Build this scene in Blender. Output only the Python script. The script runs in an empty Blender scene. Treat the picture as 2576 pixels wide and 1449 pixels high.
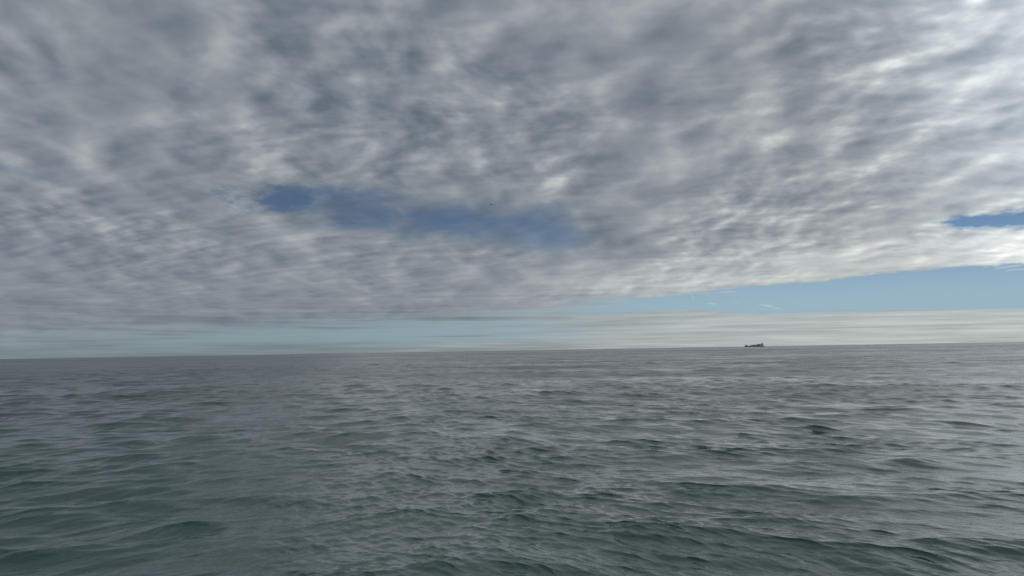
import bpy, math, random
import numpy as np
from mathutils import Vector, Matrix

sc = bpy.context.scene
col = sc.collection
R = math.radians

# ------------------------------------------------------------------ camera
CAM_H = 3.8
PITCH, ROLL = R(4.82), R(0.96)
F_PX, W_PX, H_PX = 1860.0, 2576.0, 1449.0        # focal length in pixels of a 2576-wide view
fwd = Vector((0, math.cos(PITCH), math.sin(PITCH)))
right0 = Vector((1, 0, 0))
up0 = right0.cross(fwd)
right = right0 * math.cos(ROLL) - up0 * math.sin(ROLL)
up = up0 * math.cos(ROLL) + right0 * math.sin(ROLL)
cam_data = bpy.data.cameras.new('camera')
cam = bpy.data.objects.new('camera', cam_data)
col.objects.link(cam)
cam.matrix_world = Matrix((
    (right.x, up.x, -fwd.x, 0),
    (right.y, up.y, -fwd.y, 0),
    (right.z, up.z, -fwd.z, CAM_H),
    (0, 0, 0, 1)))
cam_data.sensor_width = 36
cam_data.lens = 36 * F_PX / W_PX
cam_data.clip_start = 0.1
cam_data.clip_end = 200000
sc.camera = cam
sc.cycles.use_denoising = False


def azel(px, py):
    """bearing and elevation (degrees) of a sighting noted from the photograph"""
    d = right * (px - W_PX / 2) + up * (H_PX / 2 - py) + fwd * F_PX
    d.normalize()
    return math.degrees(math.atan2(d.x, d.y)), math.degrees(math.asin(d.z))


# ------------------------------------------------------------------ light
SUN_AZ, SUN_EL = 60.0, 22.0                      # degrees right of the view axis, above the horizon
sun_dir = Vector((math.sin(R(SUN_AZ)) * math.cos(R(SUN_EL)),
                  math.cos(R(SUN_AZ)) * math.cos(R(SUN_EL)), math.sin(R(SUN_EL))))
sun_data = bpy.data.lights.new('sun', 'SUN')
sun_data.energy = 0.5
sun_data.angle = R(144)
sun_data.color = (1.0, 0.985, 0.95)
sun = bpy.data.objects.new('sun', sun_data)
col.objects.link(sun)
sun.rotation_euler = (-sun_dir).to_track_quat('-Z', 'Y').to_euler()

sc.view_settings.view_transform = 'Standard'
sc.view_settings.look = 'None'
sc.view_settings.exposure = 0.0
sc.view_settings.gamma = 1.0
sc.view_settings.use_curve_mapping = False


# ------------------------------------------------------------------ node expressions
class NT:
    def __init__(self, tree):
        self.t = tree

    def new(self, kind, **kw):
        n = self.t.nodes.new(kind)
        for k, v in kw.items():
            setattr(n, k, v)
        return n

    def put(self, sock, v):
        if isinstance(v, E):
            self.t.links.new(v.s, sock)
        elif isinstance(v, bpy.types.NodeSocket):
            self.t.links.new(v, sock)
        else:
            sock.default_value = v

    def m(self, op, *a, clamp=False):
        n = self.new('ShaderNodeMath', operation=op, use_clamp=clamp)
        for i, x in enumerate(a):
            self.put(n.inputs[i], x)
        return E(self, n.outputs[0])

    def xyz(self, x, y, z=0.0):
        n = self.new('ShaderNodeCombineXYZ')
        for i, v in enumerate((x, y, z)):
            self.put(n.inputs[i], v)
        return n.outputs[0]

    def noise(self, vec, scale=1.0, detail=4.0, rough=0.5, lac=2.0, dist=0.0, out=0):
        n = self.new('ShaderNodeTexNoise', noise_dimensions='3D')
        self.put(n.inputs['Vector'], vec)
        n.inputs['Scale'].default_value = scale
        n.inputs['Detail'].default_value = detail
        n.inputs['Roughness'].default_value = rough
        n.inputs['Lacunarity'].default_value = lac
        n.inputs['Distortion'].default_value = dist
        return E(self, n.outputs[out])

    def smooth(self, x, a, b, lo=0.0, hi=1.0):
        n = self.new('ShaderNodeMapRange', interpolation_type='SMOOTHSTEP', clamp=True)
        for i, v in enumerate((x, a, b, lo, hi)):
            self.put(n.inputs[i], v)
        return E(self, n.outputs[0])

    def curve(self, x, pts):
        """piecewise linear y(x)"""
        x0, x1 = pts[0][0], pts[-1][0]
        y0, y1 = min(p[1] for p in pts), max(p[1] for p in pts)
        f = (x - x0) * (1.0 / (x1 - x0))
        r = self.new('ShaderNodeValToRGB')
        self.put(r.inputs[0], f)
        el = r.color_ramp.elements
        while len(el) < len(pts):
            el.new(0.5)
        for e, (px, py) in zip(el, pts):
            e.position = (px - x0) / (x1 - x0)
        for e, (px, py) in zip(el, pts):
            g = (py - y0) / max(1e-6, y1 - y0)
            e.color = (g, g, g, 1)
        return E(self, r.outputs[0]) * (y1 - y0) + y0

    def mix(self, f, a, b):
        n = self.new('ShaderNodeMix', data_type='RGBA', clamp_factor=True)
        self.put(n.inputs[0], f)
        for i, v in ((6, a), (7, b)):
            self.put(n.inputs[i], (*v, 1.0) if isinstance(v, tuple) and len(v) == 3 else v)
        return n.outputs[2]

    def scale(self, c, f):
        n = self.new('ShaderNodeVectorMath', operation='SCALE')
        self.put(n.inputs[0], c)
        self.put(n.inputs['Scale'], f)
        return n.outputs[0]

    def ramp(self, x, stops):
        r = self.new('ShaderNodeValToRGB')
        self.put(r.inputs[0], x)
        el = r.color_ramp.elements
        while len(el) < len(stops):
            el.new(0.5)
        for e, (p, c) in zip(el, stops):
            e.position = p
        for e, (p, c) in zip(el, stops):
            e.color = (*c, 1)
        return r.outputs[0]


class E:
    def __init__(self, nt, s):
        self.n, self.s = nt, s

    def __add__(self, o): return self.n.m('ADD', self, o)
    __radd__ = __add__
    def __sub__(self, o): return self.n.m('SUBTRACT', self, o)
    def __rsub__(self, o): return self.n.m('SUBTRACT', o, self)
    def __mul__(self, o): return self.n.m('MULTIPLY', self, o)
    __rmul__ = __mul__
    def __truediv__(self, o): return self.n.m('DIVIDE', self, o)
    def __neg__(self): return self * -1.0
    def pow(self, p): return self.n.m('POWER', self, p)
    def clamp(self): return self.n.m('ADD', self, 0.0, clamp=True)


def lin(*rgb):
    return tuple((c / 255 / 12.92) if c <= 10 else ((c / 255 + 0.055) / 1.055) ** 2.4 for c in rgb)


# ------------------------------------------------------------------ sky
world = bpy.data.worlds.new('World')
sc.world = world
world.use_nodes = True
wt = world.node_tree
wt.nodes.clear()
N = NT(wt)

nish = N.new('ShaderNodeTexSky', sky_type='NISHITA')
nish.sun_disc = False
nish.sun_elevation = R(SUN_EL)
nish.sun_rotation = R(SUN_AZ)
nish.air_density = 1.0
nish.dust_density = 0.0
nish.ozone_density = 3.0

gen = N.new('ShaderNodeTexCoord').outputs['Generated']
sep = N.new('ShaderNodeSeparateXYZ')
wt.links.new(gen, sep.inputs[0])
X, Y, Zr = (E(N, sep.outputs[i]) for i in range(3))
Z = N.m('MAXIMUM', Zr, 0.0)
AZ = N.m('ARCTAN2', X, Y) * (180 / math.pi)
EL = N.m('ARCSINE', Z) * (180 / math.pi)

# point where the line of sight meets the cloud layer (layer height = 1, planet radius = 1800)
RP = 1800.0
t = N.m('SQRT', (Z * RP) * (Z * RP) + (2 * RP + 1)) - Z * RP
U = X * t
Vv = Y * t

# the puffs stand about as tall as they are wide, so they foreshorten less than a flat sheet would
Uc = X / (Z + 0.17)
Vc = Y / (Z + 0.17)
# slow bending of the cloud rows
P0 = N.xyz(Uc, Vc, 0.0)
w1 = N.noise(P0, 1.1, 2, 0.5) - 0.5
w2 = N.noise(N.xyz(Uc + 31.0, Vc - 7.0, 2.0), 1.1, 2, 0.5) - 0.5
Uw = Uc + w1 * 0.26
Vw = Vc + w2 * 0.26
gain_cells = N.smooth(N.noise(N.xyz(Uc * 1.5, Vc * 1.2, 12.0), 1.0, 1.0, 0.5), 0.35, 0.65) * 0.6 + 0.45
rip_mask = N.smooth(AZ, 6.0, -14.0) * N.smooth(EL, 15.0, 9.0) * N.smooth(EL, 2.0, 5.0)


def thickness(u, v):
    """relief of the altocumulus sheet: soft puffs in rows"""
    puffs = N.noise(N.xyz(u * 5.0, v * 3.8, 3.0), 1.0, 1.0, 0.35)
    rolls = N.noise(N.xyz(u * 1.9, v * 1.5, 9.0), 1.0, 1.5, 0.5)
    cells = N.noise(N.xyz(u * 12.5, v * 12.0, 17.0), 1.0, 2.0, 0.5)
    rows = N.noise(N.xyz(u * 4.2, v * 12.0 + u * 2.6, 27.0), 1.0, 1.0, 0.4)
    vo = N.new('ShaderNodeTexVoronoi', feature='SMOOTH_F1', voronoi_dimensions='2D')
    N.put(vo.inputs['Vector'], N.xyz(u * 5.8 + puffs * 0.9, v * 4.5 + rolls * 0.9, 0.0))
    vo.inputs['Scale'].default_value = 1.0
    vo.inputs['Smoothness'].default_value = 1.0
    lumps = 0.42 - E(N, vo.outputs['Distance'])
    return (puffs - 0.5) * 1.1 + (rolls - 0.5) * 0.6 + (cells - 0.5) * gain_cells + lumps * 1.0 \
        + (rows - 0.5) * rip_mask * 0.75


sx, sy = sun_dir.x, sun_dir.y
T0 = thickness(Uw, Vw)
T1 = thickness(Uw + sx * 0.045, Vw + sy * 0.045)
fine = N.noise(N.xyz(Uw * 19.0, Vw * 16.0, 1.0), 1.0, 4.0, 0.62, 2.0, 0.4) - 0.5
wide = N.noise(N.xyz(U * 0.33, Vv * 0.12, 5.0), 1.0, 3.0, 0.55) - 0.5
streak = N.noise(N.xyz(U * 0.22, Vv * 0.55, 8.0), 1.0, 4.0, 0.55, 2.0, 0.3) - 0.5

# near the horizon the relief runs together, long thin banks take over
lowf = N.smooth(EL, 2.5, 9.5)
sunish = N.smooth(AZ, -5.0, 35.0)
relief = T0 * -1.0 + (T1 - T0) * 1.3
relief = relief * (0.35 + lowf * 0.65) + fine * (sunish * 0.30 + 0.30) * lowf

# light through the sheet grows towards the sun
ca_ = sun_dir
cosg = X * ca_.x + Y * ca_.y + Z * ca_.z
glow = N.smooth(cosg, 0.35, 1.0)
edge_pts = [(-40, azel(0, 840)[1] - 1.0)] + [azel(*p) for p in
            ((900, 800), (1430, 748), (1650, 745), (1850, 722), (2100, 700), (2260, 682), (2576, 658))]
edge_pts.append((60, 9.0))
edge_hi = N.curve(AZ, edge_pts)
lo_pts = [(-40, 1.6)] + [azel(*p) for p in ((600, 856), (1250, 840), (1430, 795), (1700, 775), (1900, 792), (2070, 786), (2576, 779))]
lo_pts.append((60, 3.3))
edge_lo = N.curve(AZ, lo_pts)

bank = N.noise(N.xyz(AZ * 0.085, EL * 1.5, 2.0), 1.0, 4.0, 0.6) - 0.5
rag = (N.noise(N.xyz(U * 0.9, Vv * 0.5, 4.0), 1.0, 5.0, 0.6) - 0.5)
above = EL - edge_hi                                # degrees above the far edge of the sheet
rim = N.smooth(N.m('ABSOLUTE', above - 0.8), 3.6, 0.0) * N.smooth(AZ, -6.0, 16.0)

sunward = N.smooth(cosg, 0.30, 1.1)
rel2 = relief * 0.25 * N.smooth(EL, 4.0, 20.0, 0.9, 1.15) + N.m('MAXIMUM', relief, 0.0).pow(1.6) * sunward * 0.12
bright = 0.32 + rel2 + wide * 0.26 + streak * 0.20 * (1.0 - lowf * 0.6) \
    + sunward * 0.21 + rim * 0.26 - N.smooth(EL, 10.0, 24.0) * 0.03
def capsule(p, q, ra, rb, sy=1.0):
    (ax, ay), (bx, by) = azel(*p), azel(*q)
    ay, by = ay * sy, by * sy
    dx, dy = bx - ax, by - ay
    L2 = dx * dx + dy * dy
    ex, ey = AZ - ax, EL * sy - ay
    h = N.m('ADD', (ex * dx + ey * dy) * (1 / L2), 0.0, clamp=True)
    qx, qy = ex - h * dx, ey - h * dy
    d = N.m('SQRT', qx * qx + qy * qy)
    return (h * (rb - ra) + ra) - d                # > 0 inside


# thin dim veil along the long opening
dim = N.smooth(capsule((760, 500), (1560, 600), 0.9, 1.5, 1.3) + T0 * -0.8, -1.8, 0.8)
fib = N.noise(N.xyz(AZ * 0.11, EL * 3.4 + AZ * 0.02, 32.0), 1.0, 4.0, 0.6) - 0.5
bright = bright - dim * 0.17 + (fib * 0.45 - N.smooth(AZ, 3.0, -12.0) * 0.07) * N.smooth(EL, 6.5, 3.0)
cloud_c = N.ramp(bright.clamp(), [
    (0.0, lin(102, 112, 124)), (0.18, lin(120, 129, 139)), (0.36, lin(140, 147, 154)),
    (0.55, lin(166, 172, 176)), (0.75, lin(198, 203, 202)), (1.0, lin(240, 242, 238))])


# extra sheet brightness added overhead and sunward, mostly unseen, to lift the sea
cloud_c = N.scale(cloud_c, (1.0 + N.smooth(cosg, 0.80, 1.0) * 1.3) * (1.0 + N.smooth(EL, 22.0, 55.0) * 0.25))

# openings in the sheet, each placed by bearing and elevation
hole_a = capsule((600, 500), (780, 512), 0.75, 0.95, 1.5)
hole_b = capsule((740, 508), (1400, 575), 0.8, 1.5, 1.3)
hole_c = capsule((2345, 561), (2900, 540), 0.12, 1.3, 1.0)
puffn = (N.noise(N.xyz(Uw * 5.5, Vw * 5.0, 6.0), 1.0, 5.0, 0.62) - 0.5)
torn = N.noise(N.xyz(Uw * 9.0, Vw * 8.0, 16.0), 1.0, 5.0, 0.65) - 0.5
op_a = N.smooth(hole_a + puffn * 6.5 + torn * 1.5, -1.0, 0.9) * 0.84
op_b = N.smooth(hole_b + puffn * 6.0 + T0 * -1.2, -1.8, 1.3) * N.smooth(AZ, -16.0, 3.0, 0.9, 0.62)
op_c = N.smooth(hole_c + puffn * 1.3 + torn * 1.3, -0.28, 0.28)
hole_d = capsule((-60, 400), (130, 455), 0.5, 0.2, 1.5)
op_a = N.m('MAXIMUM', op_a, N.smooth(hole_d + puffn * 2.0, -0.8, 1.0) * 0.55)
band = N.m('MINIMUM', edge_hi - EL + rag * 0.55 + torn * 0.8, EL - edge_lo + streak * 0.8 + bank * 0.9)
op_band = N.smooth(band, -0.09, 0.13) * N.smooth(AZ + streak * 10.0, 0.0, 11.0)
lens = N.noise(N.xyz(AZ * 0.075, EL * 2.3, 22.0), 1.0, 5.0, 0.6) - 0.5
open_low = N.smooth(lens + (EL - 2.5) * 0.085, 0.06, -0.05)
teal = N.smooth(edge_hi - EL + 0.5 + lens * 8.0 + fib * 2.0, -0.9, 1.5) * open_low * N.smooth(EL, 0.5, 1.1) \
    * N.smooth(AZ + lens * 28.0, 14.0, -10.0) * 0.9
wisps = None
for p_, q_, w_ in (((1733, 735), (1745, 750), .06), ((1775, 741), (1788, 746), .06), ((1782, 763), (1797, 764), .10),
                   ((1846, 758), (1858, 763), .07), ((1913, 766), (1940, 770), .10), ((1935, 771), (1968, 778), .06),
                   ((1730, 738), (1850, 734), .05), ((2510, 674), (2600, 664), .09), ((2535, 680), (2620, 672), .06)):
    c_ = capsule(p_, q_, w_, w_, 1.6)
    wisps = c_ if wisps is None else N.m('MAXIMUM', wisps, c_)
wisp = N.smooth(wisps + torn * 0.42 - 0.03, -0.14, 0.14)
op_band = op_band * (1.0 - wisp * 0.65)
wisp_c = lin(198, 208, 210)
clear = N.m('MAXIMUM', N.m('MAXIMUM', op_a, op_b), N.m('MAXIMUM', N.m('MAXIMUM', op_c, op_band), teal))

# thin bank under the clear band and the murk on the horizon
low_c = N.mix(N.smooth(AZ, -20.0, 30.0), lin(124, 137, 143), lin(186, 192, 190))
low_c = N.scale(low_c, 1.0 + streak * 0.4 + bank * 0.7 + fib * 0.8)
cloud_c = N.mix(N.smooth(EL, 4.5, 1.2) * N.smooth(edge_hi - EL, -0.5, 0.8), cloud_c, low_c)

tint = N.new('ShaderNodeVectorMath', operation='MULTIPLY')
wt.links.new(nish.outputs[0], tint.inputs[0])
tint.inputs[1].default_value = (0.034, 0.038, 0.047)
air = N.mix(N.smooth(AZ, -25.0, 22.0), lin(134, 154, 160), N.mix(N.smooth(EL, 3.0, 6.5), lin(152, 180, 195), lin(130, 164, 196)))
clear_c = N.mix(N.smooth(EL, 9.5, 4.0), tint.outputs[0], air)

bg_sky = N.new('ShaderNodeBackground')
N.put(bg_sky.inputs[0], clear_c)
bg_sky.inputs[1].default_value = 1.0
cloud_c = N.mix(wisp, cloud_c, wisp_c)
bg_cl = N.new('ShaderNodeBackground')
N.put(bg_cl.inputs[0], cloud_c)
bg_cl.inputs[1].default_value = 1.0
mx = N.new('ShaderNodeMixShader')
N.put(mx.inputs[0], 1.0 - clear)
wt.links.new(bg_sky.outputs[0], mx.inputs[1])
wt.links.new(bg_cl.outputs[0], mx.inputs[2])
out = N.new('ShaderNodeOutputWorld')
wt.links.new(mx.outputs[0], out.inputs[0])
world.cycles.sampling_method = 'MANUAL'
world.cycles.sample_map_resolution = 1024


# ------------------------------------------------------------------ sea
def tag(o, label=None, cat=None, group=None, kind=None):
    for k, v in (('label', label), ('category', cat), ('group', group), ('kind', kind)):
        if v:
            o[k] = v
    return o


rng = np.random.default_rng(11)
NG = 512


def wave_tile(lam0, crest_deg, spread):
    """height and sideways pull of one octave of waves (lam0 .. 2 lam0 metres), slope rms = 1"""
    L = 62.0 * lam0
    k1 = 2 * np.pi * np.fft.fftfreq(NG, L / NG)
    kx, ky = np.meshgrid(k1, k1, indexing='ij')
    k = np.hypot(kx, ky)
    k[0, 0] = 1e-9
    lam = 2 * np.pi / k
    x = np.log2(lam / lam0)
    rad = np.clip(1 - np.abs(x - 0.5) / 0.85, 0, 1)
    ang = np.arctan2(ky, kx) - math.radians(crest_deg + 90)
    d = np.abs(np.cos(ang)) ** spread
    amp = rad * d / k ** 2.0
    amp[0, 0] = 0
    g = (rng.normal(size=(NG, NG)) + 1j * rng.normal(size=(NG, NG))) * amp
    sxf = np.fft.ifft2(1j * kx * g).real
    syf = np.fft.ifft2(1j * ky * g).real
    s = 1.0 / math.sqrt((sxf ** 2 + syf ** 2).mean())
    h = np.fft.ifft2(g).real * s
    px = np.fft.ifft2(1j * kx / k * g).real * s
    py = np.fft.ifft2(1j * ky / k * g).real * s
    return L, np.stack([h, px, py], -1).astype(np.float32)


def sample(tile, L, x, y):
    fx = (x / L % 1.0) * NG
    fy = (y / L % 1.0) * NG
    ix = fx.astype(np.int32) % NG
    iy = fy.astype(np.int32) % NG
    tx = (fx - np.floor(fx)).astype(np.float32)[:, None]
    ty = (fy - np.floor(fy)).astype(np.float32)[:, None]
    jx, jy = (ix + 1) % NG, (iy + 1) % NG
    return ((tile[ix, iy] * (1 - tx) + tile[jx, iy] * tx) * (1 - ty)
            + (tile[ix, jy] * (1 - tx) + tile[jx, jy] * tx) * ty)


def sstep(x, a, b):
    q = np.clip((x - a) / (b - a), 0, 1)
    return q * q * (3 - 2 * q)


# rings grow with distance; fine bearings ahead, coarse ones all round
rings = [0.4]
while rings[-1] < 60000:
    r = rings[-1]
    step = 0.06 if r < 10.5 else (0.0028 if r < 90 else (0.005 if r < 600 else 0.02))
    rings.append(r * (1 + step))
rings = np.array(rings)
fine_a = np.linspace(-38, 38, 1000)
coarse_a = np.linspace(38, 322, 100)[1:-1]
bear = np.radians(np.concatenate([fine_a, coarse_a]))
nr, na = len(rings), len(bear)
rr, aa = np.meshgrid(rings, bear, indexing='ij')
px = (rr * np.sin(aa)).ravel()
py = (rr * np.cos(aa)).ravel()
pr = rr.ravel()
cell = np.where(pr < 10.5, 0.03, np.where(pr < 90, 0.0024, np.where(pr < 600, 0.004, 0.016))) * pr
off = np.abs(np.where(aa > np.pi, aa - 2 * np.pi, aa)).ravel() > np.radians(38.01)
cell = np.where(off, 0.05 * pr, cell)

# the water right of a line running out from the shore is more ruffled than that on the left
wr = sstep(px + 0.06 * py, -1.5 - 0.22 * np.abs(py), 1.5 + 0.20 * np.abs(py))
Ht = np.zeros(len(px), np.float32)
Dx = np.zeros_like(Ht)
Dy = np.zeros_like(Ht)
lost = np.zeros_like(Ht)
# octave, slope left, slope right, crest bearing left / right, directional sharpness
BANDS = [
    (0.03, .012, .022, 50, 135, 4),
    (0.06, .022, .060, 46, 138, 6),
    (0.12, .038, .108, 40, 142, 8),
    (0.25, .056, .118, 36, 145, 8),
    (0.5, .070, .096, 30, 150, 5),
    (1.0, .086, .074, 26, 155, 3),
    (2.0, .098, .086, 22, 160, 3),
    (4.0, .052, .048, 16, 166, 3),
    (8.0, .028, .028, 10, 172, 4),
    (16., .014, .014, 5, 175, 7),
    (32., .006, .006, 0, 180, 8)]
# gusts: patches of rougher and smoother water
gust = np.zeros_like(Ht)
for q in range(14):
    gl = rng.uniform(4, 60)
    ga = rng.uniform(0, np.pi)
    gust += np.sin((px * np.cos(ga) + py * np.sin(ga)) * 2 * np.pi / gl + rng.uniform(0, 6.28)).astype(np.float32)
gust = np.clip(1.0 + 0.20 * gust, 0.35, 1.9).astype(np.float32)
for lam0, sl, sr, cl, cr, sp in BANDS:
    keep = 1 - sstep(cell / lam0, 0.35, 0.65)
    for side, slope, crest in ((1 - wr, sl, cl), (wr, sr, cr)):
        a = slope * np.sqrt(side) * (gust if lam0 < 0.4 else (gust * 0.5 + 0.5 if lam0 < 0.8 else 1.0))
        lost += (a ** 2 * (1 - keep ** 2)).astype(np.float32)
        sel = np.nonzero(keep * a > 1e-4)[0]
        L, tile = wave_tile(lam0, crest, sp)
        if len(sel) == 0:
            continue
        s = sample(tile, L, px[sel], py[sel]) * (a * keep)[sel, None]
        Ht[sel] += s[:, 0]
        Dx[sel] += s[:, 1]
        Dy[sel] += s[:, 2]
co = np.stack([px + Dx * 1.6, py + Dy * 1.6, Ht], -1).astype(np.float32)

i0 = np.arange(nr - 1)[:, None] * na
j0 = np.arange(na)[None, :]
j1 = (j0 + 1) % na
quads = np.stack([i0 + j0, i0 + na + j0, i0 + na + j1, i0 + j1], -1).reshape(-1, 4).astype(np.int32)
quads = quads[:, ::-1]
sea_me = bpy.data.meshes.new('sea')
sea_me.vertices.add(len(co) + 1)
sea_me.vertices.foreach_set('co', np.vstack([co, [[0, 0, 0]]]).astype(np.float32).ravel())
cap = np.stack([np.full(na, len(co)), j0.ravel(), j1.ravel()], -1).astype(np.int32)[:, ::-1]
loops = np.concatenate([quads.ravel(), cap.ravel()])
starts = np.concatenate([np.arange(len(quads)) * 4, len(quads) * 4 + np.arange(na) * 3])
sea_me.loops.add(len(loops))
sea_me.loops.foreach_set('vertex_index', loops)
sea_me.polygons.add(len(starts))
sea_me.polygons.foreach_set('loop_start', starts.astype(np.int32))
sea_me.polygons.foreach_set('use_smooth', np.ones(len(starts), bool))
sea_me.update(calc_edges=True)
at = sea_me.attributes.new('unresolved', 'FLOAT', 'POINT')
at.data.foreach_set('value', np.append(lost, 0.01).astype(np.float32))
sea = bpy.data.objects.new('sea', sea_me)
col.objects.link(sea)
tag(sea, kind='structure')
if sea_me.polygons[5000].normal.z < 0:
    sea_me.flip_normals()

wm = bpy.data.materials.new('sea_water')
wm.use_nodes = True
M = NT(wm.node_tree)
bsdf = wm.node_tree.nodes['Principled BSDF']
un = E(M, M.new('ShaderNodeAttribute', attribute_name='unresolved').outputs['Fac'])
pos = M.new('ShaderNodeNewGeometry').outputs['Position']
gsep = M.new('ShaderNodeSeparateXYZ')
wm.node_tree.links.new(pos, gsep.inputs[0])
gx, gy = E(M, gsep.outputs[0]), E(M, gsep.outputs[1])
dist = M.m('SQRT', gx * gx + gy * gy)
# roughness stands for waves too short for the mesh; wind lanes and slicks vary it
lanes = M.noise(M.xyz(gx * 0.006, gy * 0.010, 1.0), 1.0, 5.0, 0.6)
lanes2 = M.noise(M.xyz(gx * 0.0006, gy * 0.0016, 5.0), 1.0, 5.0, 0.6)
vary = M.smooth(lanes, 0.35, 0.65, 0.45, 1.5) * M.smooth(lanes2, 0.35, 0.65, 0.5, 1.5)
alpha = M.m('SQRT', un * vary * M.smooth(dist, 25.0, 220.0, 0.03, 0.32) + 0.00002)
M.put(bsdf.inputs['Roughness'], M.m('SQRT', alpha))
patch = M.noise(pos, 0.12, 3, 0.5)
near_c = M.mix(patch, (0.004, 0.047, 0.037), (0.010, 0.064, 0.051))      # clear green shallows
far_c = M.mix(patch, (0.045, 0.070, 0.069), (0.060, 0.086, 0.085))       # greyer, and lightened to stand in for reflected light far out
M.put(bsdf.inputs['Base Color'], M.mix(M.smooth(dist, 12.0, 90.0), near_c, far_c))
bsdf.inputs['IOR'].default_value = 1.65
# finest ripples near the shore, drawn out along the same crests as the mesh waves
side = M.smooth((gx + gy * 0.06) / (M.m('ABSOLUTE', gy) * 0.21 + 1.5), -1.0, 1.0)


def ripple(deg, lam, seed, stretch):
    c, s_ = math.cos(R(deg)), math.sin(R(deg))
    al = (gx * c + gy * s_) * (1 / (lam * stretch))
    ac = (gy * c - gx * s_) * (1 / lam)
    return M.noise(M.xyz(al, ac, seed), 1.0, 2.0, 0.55, 2.0, 0.5)


rip_l = ripple(44, 0.11, 3.0, 3.0)
rip_r = ripple(140, 0.11, 7.0, 3.5) * 1.0 + ripple(160, 0.19, 9.0, 3.0) * 1.4
near_f = M.smooth(dist, 42.0, 14.0)
hgt = (rip_l * (1.0 - side) * 0.7 + rip_r * side) * near_f
bump = M.new('ShaderNodeBump')
bump.inputs['Strength'].default_value = 1.0
bump.inputs['Distance'].default_value = 0.011
M.put(bump.inputs['Height'], hgt)
wm.node_tree.links.new(bump.outputs[0], bsdf.inputs['Normal'])
sea_me.materials.append(wm)


# ------------------------------------------------------------------ objects
def mat(name, c, rough=0.6, metal=0.0, wear=0.15, scale=0.3):
    m = bpy.data.materials.new(name)
    m.use_nodes = True
    K = NT(m.node_tree)
    b = m.node_tree.nodes['Principled BSDF']
    p = K.new('ShaderNodeTexCoord').outputs['Object']
    n = K.noise(p, scale, 5, 0.6)
    dark = tuple(v * (1 - wear) for v in c)
    light = tuple(min(1, v * (1 + wear)) for v in c)
    K.put(b.inputs['Base Color'], K.mix(n, dark, light))
    b.inputs['Roughness'].default_value = rough
    b.inputs['Metallic'].default_value = metal
    return m


def mesh_obj(name, verts, faces, m, parent=None, smooth=False):
    me = bpy.data.meshes.new(name)
    me.from_pydata([tuple(v) for v in verts], [], faces)
    me.update()
    import bmesh
    bm = bmesh.new()
    bm.from_mesh(me)
    bmesh.ops.recalc_face_normals(bm, faces=bm.faces)
    bm.to_mesh(me)
    bm.free()
    if smooth:
        for p in me.polygons:
            p.use_smooth = True
    me.materials.append(m)
    o = bpy.data.objects.new(name, me)
    col.objects.link(o)
    o.parent = parent
    return o


def boxes(lst):
    vs, fs = [], []
    for (x0, x1, y0, y1, z0, z1) in lst:
        b = len(vs)
        vs += [(x, y, z) for z in (z0, z1) for y in (y0, y1) for x in (x0, x1)]
        fs += [(b, b + 2, b + 3, b + 1), (b + 4, b + 5, b + 7, b + 6), (b, b + 1, b + 5, b + 4),
               (b + 2, b + 6, b + 7, b + 3), (b, b + 4, b + 6, b + 2), (b + 1, b + 3, b + 7, b + 5)]
    return vs, fs


def loft(sections, closed=True):
    n = len(sections[0])
    vs = [v for s_ in sections for v in s_]
    fs = []
    for i in range(len(sections) - 1):
        for j in range(n):
            k = (j + 1) % n
            fs.append((i * n + j, i * n + k, (i + 1) * n + k, (i + 1) * n + j))
    fs.append(tuple(range(n)))
    fs.append(tuple(range((len(sections) - 1) * n, len(sections) * n)))
    return vs, fs


def tube(p, q, ra, rb, n=8):
    p, q = Vector(p), Vector(q)
    d = (q - p).normalized()
    u = d.orthogonal().normalized()
    v = d.cross(u)
    return loft([[tuple(c + (u * math.cos(a) + v * math.sin(a)) * r) for a in
                  [2 * math.pi * i / n for i in range(n)]] for c, r in ((p, ra), (q, rb))])


# --- cargo ship, bow to the left; x runs from bow (-72) to stern (+72), y is the beam
SHIP_D = 6000.0
saz, sel_ = azel(1898, 873)
ship = bpy.data.objects.new('cargo_ship', None)
ship.location = (SHIP_D * math.sin(R(saz)), SHIP_D * math.cos(R(saz)), 0)
ship.rotation_euler.z = R(-saz + 8)
col.objects.link(ship)
tag(ship, 'dark grey container ship with tall aft bridge, far out on the horizon at right', 'ship')
hull_m = mat('hull_paint', (0.22, 0.27, 0.32), 0.5)
deck_m = mat('deck_paint', (0.10, 0.13, 0.12), 0.7)
white_m = mat('superstructure_paint', (0.78, 0.80, 0.80), 0.5)
cont = [mat('container_paint', c, 0.6, 0, 0.2, 0.8) for c in
        ((0.24, 0.29, 0.33), (0.31, 0.25, 0.23), (0.20, 0.27, 0.31), (0.26, 0.31, 0.28))]
glass_m = mat('bridge_glass', (0.015, 0.02, 0.025), 0.1)

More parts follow.
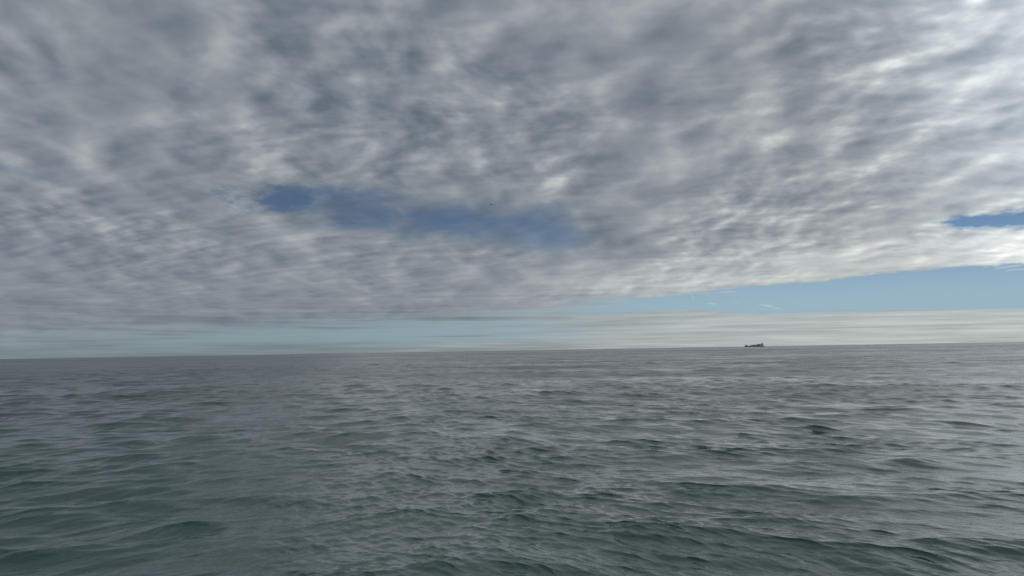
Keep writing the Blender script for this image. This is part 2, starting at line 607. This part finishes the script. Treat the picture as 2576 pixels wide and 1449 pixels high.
# hull: half breadth and sheer along the length
prof = [(-74, 0.3, 10.0), (-71, 3.5, 11.5), (-66, 6.5, 12.8), (-58, 9.0, 13.2), (-52, 10.2, 11.6), (-50, 10.6, 8.8),
        (-40, 11, 6.8), (-20, 11, 6.0), (20, 11, 6.0), (50, 11, 6.2), (62, 10.6, 7.2), (70, 9.6, 8.0), (72, 9.2, 8.4)]
secs = []
for x, hb, top in prof:
    rake = 3.5 * max(0.0, (-60 - x) / 14)
    lo = hb * (0.35 if x < -64 else 0.85)
    secs.append([(x, -hb, top), (x + rake * 0.5, -hb * 0.92, top * 0.45), (x + rake, -lo, -2.0),
                 (x + rake, lo, -2.0), (x + rake * 0.5, hb * 0.92, top * 0.45), (x, hb, top)])
hull = mesh_obj('hull', *loft(secs), hull_m, ship)
rail = mesh_obj('rail', *boxes([(-72 + i * 4, -71.7 + i * 4, -3.4 - min(i, 3) * 1.8, -3.2 - min(i, 3) * 1.8, 12, 13.9) for i in range(4)]
                        + [(66, 71.8, -9.5, -9.3, 8.6, 9.3), (71.5, 71.8, -9, 9, 8.6, 9.6)]), white_m, hull)
tag(rail, kind='stuff')
mesh_obj('windlass', *boxes([(-66, -63, -2, 2, 12.9, 14.4), (-61.5, -59.5, -3, 3, 13.1, 14.0)]), deck_m, ship)
v1, f1 = tube((-56, 0, 13), (-56, 0, 19), 0.35, 0.2)
mesh_obj('foremast', v1, f1, white_m, ship)
mesh_obj('hatch_cover', *boxes([(-34 + 12.2 * k, -23 + 12.2 * k, -10, 10, 6.1, 7.6) for k in range(7)]), deck_m, ship)

# containers, bay by bay: 12.2 m long, 2.6 m high, six abreast
cm = bpy.data.meshes.new('container')
vs, fs = boxes([(-6.0, 6.0, -1.2, 1.2, 0, 2.55)])
ribs = [(-5.8 + i * 1.16, -5.5 + i * 1.16, -1.26, 1.26, 0.15, 2.4) for i in range(11)]
v2, f2 = boxes(ribs)
fs = fs + [tuple(i + len(vs) for i in f) for f in f2]
vs = vs + v2
cm.from_pydata(vs, [], fs)
cms = []
for m in cont:
    c = cm.copy()
    c.materials.append(m)
    cms.append(c)
rnd = random.Random(4)
stacks = [(-30.5, 1, 0.55), (-22, 2, 1.0), (-9.8, 3, 1.0), (2.4, 3, 1.0), (14.6, 3, 0.8)]
for bx_, tiers, fill in stacks:
    for r_ in range(6):
        for t_ in range(tiers):
            if rnd.random() > fill or (t_ == tiers - 1 and rnd.random() < 0.12):
                continue
            o = bpy.data.objects.new('container', cms[rnd.randrange(4)])
            o.parent = ship
            o.location = (bx_, -6.4 + r_ * 2.56, 7.62 + t_ * 2.62)
            col.objects.link(o)
for bx_ in (27.2, 39.6):
    for r_ in range(6):
        for t_ in range(5 if bx_ < 30 else 5):
            o = bpy.data.objects.new('container', cms[(r_ * 3 + t_ * 2 + int(bx_)) % 4])
            o.parent = ship
            o.location = (bx_, -6.4 + r_ * 2.56, 7.62 + t_ * 2.62)
            col.objects.link(o)
# accommodation block, bridge with open wings, funnel and masts
house = mesh_obj('superstructure', *boxes([(48, 60, -9, 9, 6.4, 10.0), (49, 58.5, -7.6, 7.6, 10.0, 23.0),
                                           (58.5, 62, -5, 5, 8, 13)]), white_m, ship)
mesh_obj('window', *boxes([(48.9, 58.6, -7.66, 7.66, 11.2 + 2.7 * k, 12.1 + 2.7 * k) for k in range(4)]), glass_m, house)
mesh_obj('bridge', *boxes([(47.8, 56.0, -10.8, 10.8, 23.0, 24.1), (48.4, 55.5, -6.8, 6.8, 24.1, 26.6),
                           (47.9, 56.0, -7.2, 7.2, 26.6, 26.9)]), white_m, ship)
mesh_obj('bridge_window', *boxes([(48.3, 55.6, -6.88, 6.88, 24.9, 26.0)]), glass_m, house)
fun = [[(x0, -2.6, z), (x1, -2.6, z), (x1, 2.6, z), (x0, 2.6, z)] for x0, x1, z in
       ((58.8, 64.0, 12), (59.2, 63.8, 22), (59.4, 64.8, 28.5))]
mesh_obj('funnel', *loft(fun), hull_m, ship)
v1, f1 = tube((53, 0, 26.8), (53, 0, 33), 0.45, 0.2)
v2, f2 = boxes([(51.2, 54.8, -0.15, 0.15, 29.6, 30.0), (52.2, 53.8, -2, 2, 31, 31.4)])
mesh_obj('radar_mast', v1 + v2, f1 + [tuple(i + len(v1) for i in f) for f in f2], white_m, ship)
mesh_obj('lifeboat', *loft([[(64 + x, -8.2 + r * math.cos(a), 11.2 + r * math.sin(a)) for a in
                            [i * math.pi / 4 for i in range(8)]] for x, r in ((0, .3), (1, 1.2), (5, 1.2), (6, .3))]),
         cont[1], ship)

# --- aeroplane, seen almost end-on
PD = 6200.0
paz, pel = azel(1236.5, 514)
plane = bpy.data.objects.new('aeroplane', None)
plane.location = (PD * math.sin(R(paz)) * math.cos(R(pel)), PD * math.cos(R(paz)) * math.cos(R(pel)),
                  CAM_H + PD * math.sin(R(pel)))
plane.rotation_euler = (R(6), R(-9), R(-paz - 68))
col.objects.link(plane)
tag(plane, 'tiny dark aeroplane crossing the grey cloud above the open water', 'aeroplane')
pm = mat('aircraft_paint', (0.03, 0.035, 0.04), 0.6)
pdk = mat('engine_metal', (0.04, 0.04, 0.045), 0.4)
fus = []
for x, r, z in ((19, .15, -.3), (18, 1.0, -.2), (15.5, 1.85, 0), (10, 2.05, 0), (-8, 2.05, 0), (-13, 1.5, .5), (-18, .5, 1.2), (-19, .15, 1.3)):
    fus.append([(x, r * math.cos(a), z + r * math.sin(a)) for a in [i * math.pi / 6 for i in range(12)]])
body = mesh_obj('fuselage', *loft(fus), pm, plane, True)


def wing(root, tip, thick_r, thick_t, name):
    (x0, x1, y, z), (x2, x3, y2, z2) = root, tip
    a = [(x0, y, z), (x0 * .7 + x1 * .3, y, z + thick_r), (x1, y, z), (x0 * .6 + x1 * .4, y, z - thick_r * .5)]
    b = [(x2, y2, z2), (x2 * .7 + x3 * .3, y2, z2 + thick_t), (x3, y2, z2), (x2 * .6 + x3 * .4, y2, z2 - thick_t * .5)]
    return mesh_obj(name, *loft([a, b]), pm, plane)


for s in (-1, 1):
    wing((5, -3, s * 1.8, -.9), (-3, -5, s * 18, 1.0), .55, .2, 'wing')
    wing((-13, -17, s * .8, 1.2), (-16.5, -18.5, s * 6.5, 1.9), .25, .1, 'tailplane')
    v1, f1 = tube((6, s * 5.8, -2.4), (1.5, s * 5.8, -2.3), 1.15, .8, 12)
    mesh_obj('engine', v1, f1, pdk, plane, True)
fin = [[(-11, -.2, 1.6), (-12, .2, 1.6), (-17.5, .2, 1.6), (-17.5, -.2, 1.6)],
       [(-16, -.1, 8.2), (-16.2, .1, 8.2), (-18.8, .1, 8.2), (-18.8, -.1, 8.2)]]
mesh_obj('tail_fin', *loft(fin), pm, plane)
